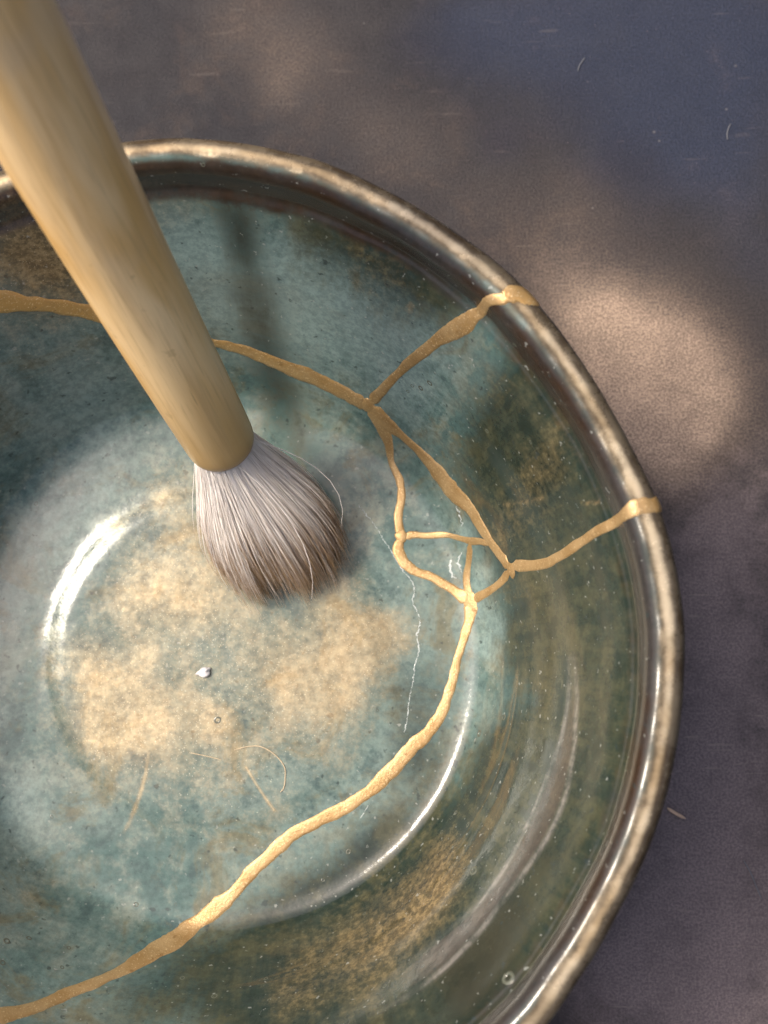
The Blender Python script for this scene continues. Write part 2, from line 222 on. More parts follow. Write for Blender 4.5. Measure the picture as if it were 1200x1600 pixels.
# ---------------------------------------------------------------- materials
def glaze_material():
    n = NT('celadon_glaze')
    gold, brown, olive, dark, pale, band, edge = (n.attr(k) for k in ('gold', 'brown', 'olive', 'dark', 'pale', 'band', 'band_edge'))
    rimb, lustre, lip, clean = n.attr('rim_brown'), n.attr('lustre'), n.attr('lip'), n.attr('clean')
    big = n.noise(55, 5, .6, dist=.6)
    mid = n.noise(170, 6, .7)
    fine = n.noise(900, 5, .75)
    tiny = n.noise(3800, 2, .7)
    grain = n.voro(2300)
    # runs: noise drawn out down the wall
    sep = n.t.nodes.new('ShaderNodeSeparateXYZ'); n.t.links.new(n.coord, sep.inputs[0])
    com = n.t.nodes.new('ShaderNodeCombineXYZ')
    n.t.links.new(sep.outputs[0], com.inputs[0]); n.t.links.new(sep.outputs[1], com.inputs[1])
    nor = n.t.nodes.new('ShaderNodeVectorMath'); nor.operation = 'NORMALIZE'; n.t.links.new(com.outputs[0], nor.inputs[0])
    com2 = n.t.nodes.new('ShaderNodeVectorMath'); com2.operation = 'MULTIPLY_ADD'
    n.t.links.new(nor.outputs[0], com2.inputs[0]); com2.inputs[1].default_value = (.055, .055, 0)
    zz = n.t.nodes.new('ShaderNodeCombineXYZ'); n.t.links.new(n.math('MULTIPLY', sep.outputs[2], .16), zz.inputs[2])
    n.t.links.new(zz.outputs[0], com2.inputs[2])
    runs = n.noise(330, 5, .7, com2.outputs[0])
    wall = n.attr('wall')
    flow = n.fmix(wall, mid, n.math('MULTIPLY_ADD', runs, .4, n.math('MULTIPLY', mid, .6)))
    c = n.mix(n.ramp(big, .3, .72), (.058, .106, .102), (.132, .182, .168))
    c = n.mix(n.ramp(flow, .47, .62, 0, .65), c, (.175, .205, .175))
    c = n.mix(n.ramp(flow, .46, .36, 0, .7), c, (.048, .080, .080))
    c = n.mix(n.ramp(n.noise(95, 5, .7, dist=.8), .50, .68, 0, .6), c, (.125, .105, .052))
    c = n.mix(n.ramp(n.math('ADD', pale, n.math('ADD', n.rel(flow, 1.6), n.rel(fine, .7))), .2, 1.3, 0, .8), c, (.175, .248, .240))
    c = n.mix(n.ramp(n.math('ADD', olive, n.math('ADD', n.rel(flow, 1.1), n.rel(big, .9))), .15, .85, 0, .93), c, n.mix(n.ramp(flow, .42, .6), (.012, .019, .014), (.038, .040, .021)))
    c = n.mix(n.ramp(n.math('ADD', brown, n.math('ADD', n.rel(flow, 1.6), n.rel(fine, .45))), .15, 1.2, 0, .85), c, n.mix(n.ramp(fine, .4, .65), (.085, .058, .024), (.20, .145, .070)))
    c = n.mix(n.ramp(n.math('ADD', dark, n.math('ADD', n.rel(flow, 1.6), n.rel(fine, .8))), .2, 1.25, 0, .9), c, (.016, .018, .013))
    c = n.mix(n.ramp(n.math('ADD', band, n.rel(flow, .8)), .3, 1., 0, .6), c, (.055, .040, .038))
    c = n.mix(n.math('MULTIPLY', edge, n.ramp(flow, .38, .6, .1, .75)), c, (.25, .235, .225))  # pale edges of the painted reflection
    # rim: chocolate break of the glaze, bronze lip, thin cream lustre with the crest highlight painted in
    c = n.mix(n.ramp(n.math('ADD', rimb, n.math('ADD', n.rel(mid, .9), n.rel(fine, .4))), .25, .8, 0, .95), c, n.mix(n.ramp(big, .4, .62), (.026, .014, .008), (.030, .027, .026)))
    lf = n.ramp(n.math('ADD', lip, n.rel(mid, .7)), .3, .8)
    side = n.attr('lip_out')
    lc = n.mix(n.ramp(n.math('ADD', side, n.rel(mid, .5)), .15, .75), n.mix(n.ramp(mid, .4, .6), (.035, .019, .009), (.11, .068, .034)), n.mix(n.ramp(mid, .36, .64), (.075, .052, .029), (.17, .135, .085)))
    lus = n.math('MULTIPLY', n.ramp(n.math('ADD', n.math('MULTIPLY', lustre, .85), n.math('ADD', n.rel(n.noise(330, 4, .6), 1.1), n.rel(big, 1.2))), .22, 1.15), n.fmix(clean, 1.0, .4))
    lc = n.mix(lus, lc, n.mix(n.ramp(big, .4, .6), (.46, .34, .19), (.60, .50, .34)))
    # overall fine mottling and pin speckles
    c = n.mix(.55, c, n.mix(n.ramp(fine, .32, .68), (.38, .38, .38), (.78, .76, .72)), 'OVERLAY')
    c = n.mix(n.ramp(n.noise(750, 2, .5), .66, .74, 0, .65), c, (.024, .034, .034))
    c = n.mix(n.math('MULTIPLY', n.ramp(n.noise(1150, 2, .5), .68, .75), .45), c, (.34, .36, .33))
    c = n.mix(lf, c, lc)
    # gold powder brushed thinly over the glaze
    gv = n.math('ADD', gold, n.math('ADD', n.rel(flow, 1.7), n.math('ADD', n.rel(fine, .7), n.rel(tiny, .7))))
    g = n.math('MULTIPLY', n.ramp(gv, .10, 1.8, 0, .58), n.ramp(gold, .0, .35))
    c = n.mix(g, c, n.mix(n.ramp(fine, .3, .7), (.40, .26, .11), (.58, .42, .22)))
    sp = n.math('MULTIPLY', n.ramp(grain, .17, .10), n.ramp(n.math('ADD', gold, n.rel(fine, 1.2)), .35, .9))
    c = n.mix(n.math('MULTIPLY', sp, .5), c, (.85, .74, .52))
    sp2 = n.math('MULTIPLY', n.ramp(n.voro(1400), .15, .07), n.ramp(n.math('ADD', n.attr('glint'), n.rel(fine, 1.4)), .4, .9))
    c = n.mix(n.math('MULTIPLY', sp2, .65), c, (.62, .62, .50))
    rough = n.fmix(n.math('MAXIMUM', g, n.math('MULTIPLY', gold, .6), clamp=True), n.fmix(n.ramp(mid, .3, .8), .06, .16), .36)
    rough = n.fmix(n.ramp(rimb, .2, .8), rough, .26)
    rough = n.fmix(n.ramp(lip, .2, .8), rough, n.fmix(clean, n.fmix(n.ramp(mid, .35, .65), .15, .38), .05))
    b = n.bump(n.noise(120, 2, .5), .28, .0006)
    b = n.bump(n.noise(260, 3, .6), n.math('MULTIPLY', lf, n.fmix(clean, .2, .05)), .0006, b)
    b = n.bump(n.noise(420, 3, .6), .12, .0003, b)
    b = n.bump(fine, n.fmix(lip, n.math('MULTIPLY_ADD', gold, .04, .09), .03), .0002, b)
    b = n.bump(tiny, .03, .0001, b)
    n.bsdf(Base_Color=c, Roughness=rough, Metallic=n.math('MAXIMUM', n.math('MULTIPLY', g, .5), n.math('MULTIPLY', lf, n.fmix(clean, .34, .05))), Normal=b, IOR=1.5)
    n.bsdf(Specular_IOR_Level=.36)
    return n.m

def gold_material():
    n = NT('gold_lacquer')
    mid, fine, tiny = n.noise(260, 4, .6), n.noise(1200, 3, .7), n.noise(3500, 2, .7)
    lit = n.attr('leaf')
    c = n.mix(n.ramp(mid, .3, .7), (.35, .215, .083), (.48, .325, .155))
    c = n.mix(n.ramp(n.math('ADD', lit, n.rel(fine, .6)), .3, 1.0), c, (.60, .36, .12))
    c = n.mix(n.ramp(n.noise(500, 3, .6), .62, .75, 0, .7), c, (.22, .11, .03))
    c = n.mix(n.math('MULTIPLY', n.ramp(tiny, .58, .70), n.fmix(lit, .5, .95)), c, (.9, .72, .42))
    b = n.bump(mid, .14, .0004)
    b = n.bump(fine, .16, .0003, b)
    b = n.bump(tiny, .35, .0002, b)
    n.bsdf(Base_Color=c, Metallic=n.fmix(lit, .42, .50), Roughness=n.fmix(lit, .40, .30), Normal=b)
    return n.m

def wood_material():
    n = NT('bamboo_wood')
    st = n.scale(1, 1, .06)
    grain = n.noise(520, 4, .6, st, .4)
    wide = n.noise(160, 3, .55, n.scale(1, 1, .12), .6)
    blot = n.noise(75, 3, .5)
    c = n.mix(n.ramp(wide, .32, .68), (.78, .46, .145), (.97, .68, .33))
    c = n.mix(n.ramp(grain, .48, .75, 0, .35), c, (.38, .21, .075))
    c = n.mix(n.ramp(blot, .5, .75, 0, .4), c, (.72, .53, .31))
    tipz = n.attr('tip')
    c = n.mix(n.math('MULTIPLY', tipz, .62), c, (.27, .155, .038))
    fib = n.ramp(n.noise(1500, 2, .5, n.scale(1, 1, .05)), .68, .78)
    c = n.mix(n.math('MULTIPLY', fib, .45), c, (.30, .17, .06))
    fib2 = n.ramp(n.noise(2600, 3, .6, n.scale(1, 1, .03)), .5, .7)
    c = n.mix(n.math('MULTIPLY', fib2, .3), c, (.40, .23, .07))
    c = n.mix(n.ramp(n.noise(420, 2, .5), .70, .76, 0, .25), c, (.30, .17, .05))
    b = n.bump(grain, .15, .0003)
    n.bsdf(Base_Color=c, Roughness=.42, Normal=b, Coat_Weight=.5, Coat_Roughness=.3)
    return n.m

def hair_material(name, base, tip):
    n = NT(name)
    t, r = n.attr('along'), n.attr('tone')
    c = n.mix(n.ramp(n.math('ADD', t, n.rel(r, .6)), .58, 1.0), base, tip)
    c = n.mix(n.ramp(r, .6, 1., 0, .45), c, (.93, .87, .79))
    c = n.mix(n.ramp(r, .45, .1, 0, .18), c, (.40, .30, .21))
    n.bsdf(Base_Color=c, Roughness=.5)
    n.bsdf(Specular_IOR_Level=.3)
    tr = n.t.nodes.new('ShaderNodeBsdfTranslucent'); n.t.links.new(c, tr.inputs[0])
    mx = n.t.nodes.new('ShaderNodeMixShader'); mx.inputs[0].default_value = .24
    out = next(q for q in n.t.nodes if q.type == 'OUTPUT_MATERIAL')
    n.t.links.new(n.p.outputs[0], mx.inputs[1]); n.t.links.new(tr.outputs[0], mx.inputs[2]); n.t.links.new(mx.outputs[0], out.inputs['Surface'])
    return n.m

def table_material():
    n = NT('dark_slate_top')
    sun_patch, blue, deep, shadow_lift = (n.attr(k) for k in ('sun_patch', 'blue', 'deep', 'shadow_lift'))
    cloud = n.noise(26, 5, .62, dist=.4)
    mott = n.noise(70, 6, .7, dist=.5)
    mid = n.noise(230, 5, .7)
    fine = n.noise(2500, 3, .75)
    tiny = n.noise(3600, 2, .7)
    c = n.mix(n.ramp(cloud, .3, .7), (.013, .013, .017), (.025, .023, .0245))
    c = n.mix(n.ramp(mott, .48, .68, 0, .6), c, (.042, .031, .026))
    c = n.mix(n.ramp(n.math('ADD', blue, n.rel(mott, .9)), .1, 1.1, 0, .9), c, (.016, .023, .044))
    c = n.mix(n.ramp(n.math('ADD', shadow_lift, n.math('ADD', n.rel(mid, 1.0), n.rel(mott, .8))), .05, 1.2), c, (.15, .125, .125))  # table colour lightened where the bowl shades it
    c = n.mix(n.ramp(n.math('ADD', deep, n.rel(mott, .8)), .1, 1.1, 0, .85), c, (.011, .013, .024))
    dv = n.math('ADD', sun_patch, n.math('ADD', n.math('ADD', n.rel(mid, .8), n.rel(mott, .7)), n.rel(fine, .8)))
    c = n.mix(n.math('MULTIPLY', n.math('POWER', sun_patch, 1.15), n.math('ADD', .75, n.math('SUBTRACT', dv, sun_patch), clamp=True)), c, (.40, .30, .215))  # sunlight on the table mixed into its colour
    c = n.mix(.8, c, n.mix(n.ramp(fine, .34, .66), (.33, .32, .33), (.68, .66, .65)), 'OVERLAY')
    c = n.mix(n.math('MULTIPLY', n.ramp(tiny, .66, .76), n.ramp(mid, .4, .6, .25, .9)), c, n.mix(shadow_lift, (.17, .14, .135), (.42, .36, .34)))
    fl = n.math('MULTIPLY', n.ramp(n.voro(330), .09, .05), n.ramp(n.noise(160, 1), .55, .66))
    c = n.mix(n.math('MULTIPLY', fl, .3), c, (.22, .20, .19))
    # short scratches, two directions
    for rot, sc in ((.5, 1.), (-1.1, 1.2)):
        mp = n.t.nodes.new('ShaderNodeMapping'); mp.inputs['Rotation'].default_value = (0, 0, rot); mp.inputs['Scale'].default_value = (.09*sc, 1, 1)
        n.t.links.new(n.coord, mp.inputs['Vector'])
        sc_ = n.math('MULTIPLY', n.ramp(n.noise(900, 1, .5, mp.outputs[0]), .70, .76), n.ramp(mott, .45, .6))
        c = n.mix(n.math('MULTIPLY', sc_, n.math('MULTIPLY_ADD', shadow_lift, .5, .10)), c, (.22, .185, .165))
    b = n.bump(fine, .45, .0004)
    b = n.bump(tiny, .3, .0002, b)
    n.bsdf(Base_Color=c, Roughness=n.ramp(mid, .3, .7, .48, .66), Normal=b)
    n.bsdf(Specular_IOR_Level=.22)
    return n.m

def plain(name, col, rough=.6, nz=600, amp=.35, metallic=0.):
    n = NT(name)
    f = n.noise(nz, 3, .6)
    c = n.mix(n.ramp(f, .3, .7, 0, amp), col, tuple(x*.45 for x in col))
    n.bsdf(Base_Color=c, Roughness=rough, Metallic=metallic, Normal=n.bump(f, .3, .0002))
    return n.m

M_GLAZE, M_GOLD, M_WOOD, M_TABLE = glaze_material(), gold_material(), wood_material(), table_material()
M_HAIR = hair_material('goat_hair', (1.0, .96, .91), (.46, .285, .13))

# ---------------------------------------------------------------- tabletop
def graded(a, b, lo, hi, fine, coarse):
    return np.unique(np.concatenate([np.arange(a, lo, coarse), np.arange(lo, hi, fine), np.arange(hi, b+.01, coarse)]))

def blobs(P, L):
    out = np.zeros(len(P))
    d = P.shape[1]
    for q in L:
        c, r, s = np.array(q[:d]), q[-2], q[-1]
        d2 = (((P-c)*np.array([1, 1, .3])[:d])**2).sum(1)/(r*r)
        m = d2 < 9
        out[m] += s*np.exp(-d2[m]*.9)
    return out

def make_table():
    xs = graded(-70, 70, -6, 14, .16, 4.); ys = graded(-60, 60, -10, 16, .16, 4.)
    X, Y = np.meshgrid(xs, ys); P = np.stack([X.ravel(), Y.ravel()], 1)
    nx, ny = len(xs), len(ys)
    V = np.column_stack([P, np.zeros(len(P))])
    I = np.arange(nx*ny).reshape(ny, nx)
    F = np.stack([I[:-1, :-1], I[:-1, 1:], I[1:, 1:], I[1:, :-1]], -1).reshape(-1, 4)
    me = mesh_from('tabletop', V, F)
    for k in ('sun_patch', 'blue', 'deep', 'shadow_lift'): attr(me, k, np.clip(blobs(P, TABLE_PAINT[k]), 0, 1))
    # the slab's edges and underside
    bm = bmesh.new(); bm.from_mesh(me)
    edges = [e for e in bm.edges if e.is_boundary]
    r = bmesh.ops.extrude_edge_only(bm, edges=edges)
    for v in (g for g in r['geom'] if isinstance(g, bmesh.types.BMVert)): v.co.z -= .03
    bm.normal_update(); bm.to_mesh(me); bm.free()
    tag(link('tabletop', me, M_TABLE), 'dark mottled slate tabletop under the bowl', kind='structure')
make_table()

# ---------------------------------------------------------------- bowl profile
PROFILE = [(0, -4.46), (1.0, -4.46), (2.0, -4.463), (2.3, -4.466), (2.43, -4.473), (2.56, -4.495), (2.69, -4.519), (2.83, -4.531), (3.1, -4.533), (3.6, -4.528), (3.85, -4.512), (4.0, -4.47), (4.12, -4.38), (4.26, -4.18), (4.5, -3.7), (4.85, -2.95), (5.2, -2.15), (5.5, -1.45), (5.72, -.98), (5.84, -.74), (5.90, -.645), (5.955, -.585), (5.985, -.53), (6.0, -.44), (6.015, -.32), (6.03, -.2),
           (6.075, -.09), (6.15, -.02), (6.26, 0), (6.37, -.025), (6.455, -.10), (6.5, -.22), (6.48, -.36), (6.40, -.52), (6.34, -.75), (6.25, -1.2), (6.05, -2.0), (5.6, -3.2), (4.95, -4.3), (4.3, -4.95), (3.75, -5.15), (3.62, -5.25), (3.58, -5.42), (3.5, -5.49), (3.3, -5.49), (3.2, -5.42), (3.1, -5.2), (2.0, -5.1), (0, -5.1)]
def catmull(P, n=24):
    P = np.asarray(P, float); out = []
    Q = np.vstack([2*P[0]-P[1], P, 2*P[-1]-P[-2]])
    for i in range(1, len(Q)-2):
        p0, p1, p2, p3 = Q[i-1:i+3]
        t0 = 0; t1 = t0+np.linalg.norm(p1-p0)**.5; t2 = t1+np.linalg.norm(p2-p1)**.5; t3 = t2+np.linalg.norm(p3-p2)**.5
        t = np.linspace(t1, t2, n, endpoint=False)[:, None]
        A1 = (t1-t)/(t1-t0)*p0+(t-t0)/(t1-t0)*p1; A2 = (t2-t)/(t2-t1)*p1+(t-t1)/(t2-t1)*p2; A3 = (t3-t)/(t3-t2)*p2+(t-t2)/(t3-t2)*p3
        B1 = (t2-t)/(t2-t0)*A1+(t-t0)/(t2-t0)*A2; B2 = (t3-t)/(t3-t1)*A2+(t-t1)/(t3-t1)*A3
        out.append((t2-t)/(t2-t1)*B1+(t-t1)/(t2-t1)*B2)
    return np.vstack(out+[P[-1:]])
PC = catmull(PROFILE)
PC[:, 0] = np.maximum(PC[:, 0], 0)
PS = np.concatenate([[0], np.cumsum(np.linalg.norm(np.diff(PC, axis=0), axis=1))])
I_CREST = int(np.argmax(PC[:, 1])); S_CREST = PS[I_CREST]; S_END = PS[-1]
I_OUT = int(np.argmax(PC[:, 0])); S_OUT = PS[I_OUT]
def s_of_r(r): return np.interp(r, np.maximum.accumulate(PC[:I_CREST+1, 0])+np.arange(I_CREST+1)*1e-9, PS[:I_CREST+1])
S_LEDGE, S_RIM0, S_WALL = float(s_of_r(5.93)), float(s_of_r(5.97)), float(s_of_r(4.2))
S_RIM1 = S_OUT+.42

WT, WV = np.array(RIM_WOBBLE).T
def pos(th, s):
    """point of the bowl's surface at angle th (radians) and profile length s, in cm"""
    th = np.asarray(th, float); s = np.asarray(s, float)
    r = np.interp(s, PS, PC[:, 0]); z = np.interp(s, PS, PC[:, 1])
    deg = (np.degrees(th)+180) % 360-180
    w = np.interp(deg, np.concatenate([[-180], WT, [180]]), np.concatenate([[0], WV, [0]]))
    w = np.where(w < 0, w*.35, w)
    wr = sstep(4.6, 6.2, r)
    high = sstep(S_WALL-.2, S_WALL+.8, s)*(s < S_OUT+6)
    hand = .018*np.sin(3*th+s*1.1+.4)+.012*np.sin(7*th-s*1.7)+.007*np.sin(13*th+s*2.3+1.)
    ridge = .010*np.sin(s*5.2+.8*np.sin(2*th))*sstep(S_WALL+.3, S_WALL+.9, s)*(1-sstep(S_LEDGE-.5, S_LEDGE-.1, s))
    # a throwing ridge low on the right-hand wall
    arc = sstep(-100, -70, deg)*(1-sstep(-10, 6, deg))
    ridge = ridge-.030*arc*np.exp(-((s-(S_WALL+1.05+.1*np.sin(th*3)))/.17)**2)
    led = np.exp(-((s-S_LEDGE)/.22)**2)*1.3*(.012*np.sin(5*th+.3)+.008*np.sin(11*th)+.006*np.sin(23*th+1))
    rr = r+w*wr+hand*high*.6+ridge-led
    zz = z+.014*np.sin(2*th+1.2)*wr+(.010*np.sin(9*th+.5)*np.sin(5*th)+.007*np.sin(31*th+2*np.sin(4*th))*np.sin(3*th+1)+.004*np.sin(67*th))*wr+.008*np.sin(1.7*r*np.cos(th)+.6)*np.cos(1.4*r*np.sin(th))*(s < S_CREST)
    return np.stack([rr*np.cos(th), rr*np.sin(th), zz+ZR], -1)
def nrm(th, s):
    e = 1e-3
    a = pos(th+e, s)-pos(th-e, s); b = pos(th, s+e)-pos(th, s-e)
    n = np.cross(a, b); n /= np.linalg.norm(n, axis=-1, keepdims=True)+1e-12
    return n
def on_bowl(x, y):
    return np.arctan2(y, x), s_of_r(np.hypot(x, y))
def surf(x, y):
    th, s = on_bowl(np.asarray(x, float), np.asarray(y, float))
    n = nrm(th, s); p = pos(th, s)
    n = np.where(n[..., 2:3] < 0, -n, n)
    return p, n

bowl = bpy.data.objects.new('bowl', None); COL.objects.link(bowl)
bowl.empty_display_size = .03
tag(bowl, 'broken teal and brown glazed bowl mended with raised gold seams', 'bowl')

# the mending seams as plan curves that the pieces share as borders
def smooth_path(P, step=.035):
    C = catmull(P, 12)
    L = np.concatenate([[0], np.cumsum(np.linalg.norm(np.diff(C[:, :2], axis=0), axis=1))])
    t = np.linspace(0, L[-1], max(4, int(L[-1]/step)))
    return np.column_stack([np.interp(t, L, C[:, k]) for k in range(C.shape[1])])
PATH = {k: smooth_path(v) for k, v in SEAMS.items()}
end_b, beg_l = PATH['bottom'][-1], PATH['left'][0]
a0, a1 = math.atan2(end_b[1], end_b[0]) % (2*math.pi), math.atan2(beg_l[1], beg_l[0]) % (2*math.pi)
tt = np.linspace(0, 1, 14)
cl_r = np.hypot(*end_b[:2])*(1-tt)+np.hypot(*beg_l[:2])*tt+.10*np.sin(tt*9)*np.sin(tt*math.pi)
cl_a = a0+(a1-a0)*tt
PATH['closing'] = smooth_path(np.column_stack([cl_r*np.cos(cl_a), cl_r*np.sin(cl_a), np.full(14, .24)]))
mid_a = a0+(a1-a0)*.5
mid_p = PATH['closing'][len(PATH['closing'])//2]
RIM_C = math.degrees(math.atan2(mid_p[1], mid_p[0]))
r_m = np.hypot(*mid_p[:2])
PATH['spoke_c'] = smooth_path([(q*math.cos(math.radians(RIM_C)), q*math.sin(math.radians(RIM_C)), .2) for q in (r_m, 5.2, 5.6, 5.95)])
P2 = lambda k, rev=False: (PATH[k][::-1] if rev else PATH[k])[:, :2]
far = lambda d: np.array([[9*math.cos(math.radians(d)), 9*math.sin(math.radians(d))]])
def arc_pts(d0, d1): return np.array([[12*math.cos(math.radians(q)), 12*math.sin(math.radians(q))] for q in np.linspace(d0, d1, 60)])
k_mid = int(np.argmin(np.linalg.norm(PATH['mid'][:, :2]-PATH['bridge'][-1, :2], axis=1)))
k_post = int(np.argmin(np.linalg.norm(PATH['bridge'][:, :2]-PATH['post'][0, :2], axis=1)))
mid2, bri2 = P2('mid'), P2('bridge')
POLY = dict(
    floor=np.vstack([P2('left'), P2('inner'), P2('low'), P2('bottom'), P2('closing')]),
    sliver=np.vstack([mid2[:k_mid], bri2[::-1], P2('inner', True)]),
    tri_a=np.vstack([bri2[:k_post], P2('post'), P2('low', True)]),
    tri_b=np.vstack([bri2[k_post:], mid2[k_mid:], P2('link', True), P2('post', True)]),
    right=np.vstack([P2('spoke_a'), far(RIM_A), arc_pts(RIM_A, RIM_B), far(RIM_B), P2('spoke_b', True), P2('mid', True)]),
    low=np.vstack([P2('spoke_b'), far(RIM_B), arc_pts(RIM_B, RIM_C-360 if RIM_C > RIM_B else RIM_C), far(RIM_C), P2('spoke_c', True),
                   PATH['closing'][:len(PATH['closing'])//2, :2][::-1], P2('bottom', True), P2('link')]),
)
def inside(P, poly):
    x, y = P[:, 0], P[:, 1]; c = np.zeros(len(P), bool)
    bb = (x > poly[:, 0].min()) & (x < poly[:, 0].max()) & (y > poly[:, 1].min()) & (y < poly[:, 1].max())
    xs, ys = x[bb], y[bb]; cc = np.zeros(bb.sum(), bool)
    a = poly; b = np.roll(poly, -1, 0)
    for (x0, y0), (x1, y1) in zip(a, b):
        if y0 == y1: continue
        cr = (y0 > ys) != (y1 > ys)
        cc ^= cr & (xs < (x1-x0)*(ys-y0)/(y1-y0)+x0)
    c[bb] = cc
    return c

def seg_dist(P, L):
    d = np.full(len(P), 9.)
    L = np.asarray(L)[:, :3]
    for a, b in zip(L[:-1], L[1:]):
        ab = b-a; t = np.clip(((P-a)@ab)/(ab@ab), 0, 1)
        d = np.minimum(d, np.linalg.norm(P-a-t[:, None]*ab, axis=1))
    return d

def make_bowl():
    NTH = 760
    S = np.unique(np.concatenate([np.linspace(.04, S_WALL, 104), np.linspace(S_WALL, S_LEDGE-.2, 70), np.linspace(S_LEDGE-.2, S_RIM1+.05, 74), np.linspace(S_RIM1+.05, S_END-.05, 62)]))
    S[np.argmin(abs(S-S_RIM0))] = S_RIM0; S[np.argmin(abs(S-S_RIM1))] = S_RIM1
    th = np.linspace(0, 2*np.pi, NTH, endpoint=False)
    TH, SS = np.meshgrid(th, S); shp = TH.shape
    V = pos(TH.ravel(), SS.ravel())
    N = nrm(TH.ravel(), SS.ravel())
    ns = len(S)
    I = np.arange(ns*NTH).reshape(ns, NTH)
    J = np.roll(I, -1, 1)
    F = np.stack([I[:-1], J[:-1], J[1:], I[1:]], -1).reshape(-1, 4)
    fs = np.repeat((S[:-1]+S[1:])/2, NTH); fth = np.tile(th+np.pi/NTH, ns-1)
    # both poles get a small disc of triangles stored as degenerate-free quads later; plan radius used for the piece test
    r_in = np.interp(np.minimum(fs, S_CREST), PS, PC[:, 0])
    r_t = np.where(fs > S_CREST, 6.26+(fs-S_CREST)*0, r_in)
    out = fs > S_OUT+1.6
    r_t = np.where(out, np.interp(fs, [S_OUT+1.6, S_END], [6.2, 0]), r_t)
    FP = np.column_stack([r_t*np.cos(fth), r_t*np.sin(fth)])
    ids = np.zeros(len(F), int); keys = list(POLY)
    for i, k in enumerate(keys):
        m = inside(FP, POLY[k]) & (ids == 0); ids[m] = i+1
    is_rim = (fs > S_RIM0) & (fs < S_RIM1)
    # glaze maps
    P3 = V.copy(); P3[:, 2] -= ZR
    A = {}
    inner = (SS.ravel() < S_CREST)
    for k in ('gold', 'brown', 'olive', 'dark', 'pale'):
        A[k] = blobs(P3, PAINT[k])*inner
    sel = np.hypot(V[:, 0], V[:, 1]) < 6.0
    for L, st, w in STROKES:
        d = seg_dist(P3[sel & inner], L)
        v = A['gold'][sel & inner]; A['gold'][sel & inner] = np.maximum(v, st*np.exp(-(d/(w*.8))**2)*1.6)
    thf, sf = TH.ravel(), SS.ravel(); deg = np.degrees(thf)
    deg = (deg+180) % 360-180
    rr = np.hypot(V[:, 0], V[:, 1])
    # powder on the step round the bowl's centre, its left highlight painted in
    A['gold'] += .35*np.exp(-((rr-2.62)/.16)**2)*inner*(.25+.75*sstep(70, 110, deg)+.6*(deg < -170))
    A['gold'] += .12*np.exp(-(rr/2.6)**4)*inner
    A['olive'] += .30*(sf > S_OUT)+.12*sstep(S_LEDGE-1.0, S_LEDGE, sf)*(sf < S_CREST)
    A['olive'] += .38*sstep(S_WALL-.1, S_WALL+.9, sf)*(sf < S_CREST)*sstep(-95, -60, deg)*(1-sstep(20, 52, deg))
    A['pale'] += .34*sstep(S_WALL-.3, S_WALL+.5, sf)*(1-sstep(S_LEDGE-.7, S_LEDGE-.1, sf))*sstep(42, 62, deg)
    A['rim_brown'] = (np.exp(-((sf-(S_RIM0+.34))/.26)**2)*1.4+.35*np.exp(-((sf-(S_LEDGE-.05))/.14)**2))*(sf < S_CREST+.2)+.35*sstep(S_OUT+.15, S_OUT+.5, sf)
    up = sstep(30, 75, deg)*(1-sstep(150, 175, deg))
    A['rim_brown'] += up*np.exp(-((sf-(S_LEDGE+.04))/.20)**2)*.35
    A['lip'] = np.exp(-((sf-(S_CREST+.20))/.29)**4)
    A['lip_out'] = sstep(S_CREST-.16, S_CREST+.04, sf)
    A['lustre'] = np.exp(-((sf-(S_CREST+.05))/.075)**2)
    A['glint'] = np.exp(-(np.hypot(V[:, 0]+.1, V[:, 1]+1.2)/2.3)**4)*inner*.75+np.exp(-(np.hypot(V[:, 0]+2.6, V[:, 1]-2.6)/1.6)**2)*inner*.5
    A['wall'] = sstep(S_WALL-.2, S_WALL+.6, sf)
    A['clean'] = 1-sstep(-40, -37, deg)+0*sf
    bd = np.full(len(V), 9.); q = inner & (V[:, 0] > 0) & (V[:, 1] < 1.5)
    bd[q] = seg_dist(P3[q]*[1, 1, .6], np.array(REFL_BAND)[:, :3]*[1, 1, .6])
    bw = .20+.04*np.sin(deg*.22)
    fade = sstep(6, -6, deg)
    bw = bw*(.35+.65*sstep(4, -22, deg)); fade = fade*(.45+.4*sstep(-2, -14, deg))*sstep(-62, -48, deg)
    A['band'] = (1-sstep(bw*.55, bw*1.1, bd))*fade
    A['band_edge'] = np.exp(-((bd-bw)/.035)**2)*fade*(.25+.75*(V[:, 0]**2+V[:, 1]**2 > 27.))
    A = {k: np.clip(v, 0, 1.3) for k, v in A.items()}
    names = {0: 'upper', **{i+1: k for i, k in enumerate(keys)}}
    first = None
    def piece(name, mask, parent, lab=None):
        f = F[mask]
        u, inv = np.unique(f, return_inverse=True)
        me = mesh_from(name, V[u], inv.reshape(-1, 4).astype(np.int32))
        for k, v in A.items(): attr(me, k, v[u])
        me.normals_split_custom_set_from_vertices(N[u].tolist())
        o = link(name, me, M_GLAZE, parent)
        if lab: o['label'] = lab
        return o
    labs = dict(upper='teal shard of the far wall with a dark brown rim', floor='large teal shard of the bowl floor dusted with gold',
                sliver='narrow pointed shard between two gold seams', tri_a='small three-cornered shard of the wall foot',
                tri_b='smallest three-cornered shard beside the gold knot', right='grey-green wall shard between two gold seams up to the rim',
                low='dark olive shard of the near wall and rim')
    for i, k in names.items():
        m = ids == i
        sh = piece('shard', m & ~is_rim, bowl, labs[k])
        if (m & is_rim).any(): piece('rim', m & is_rim, sh)
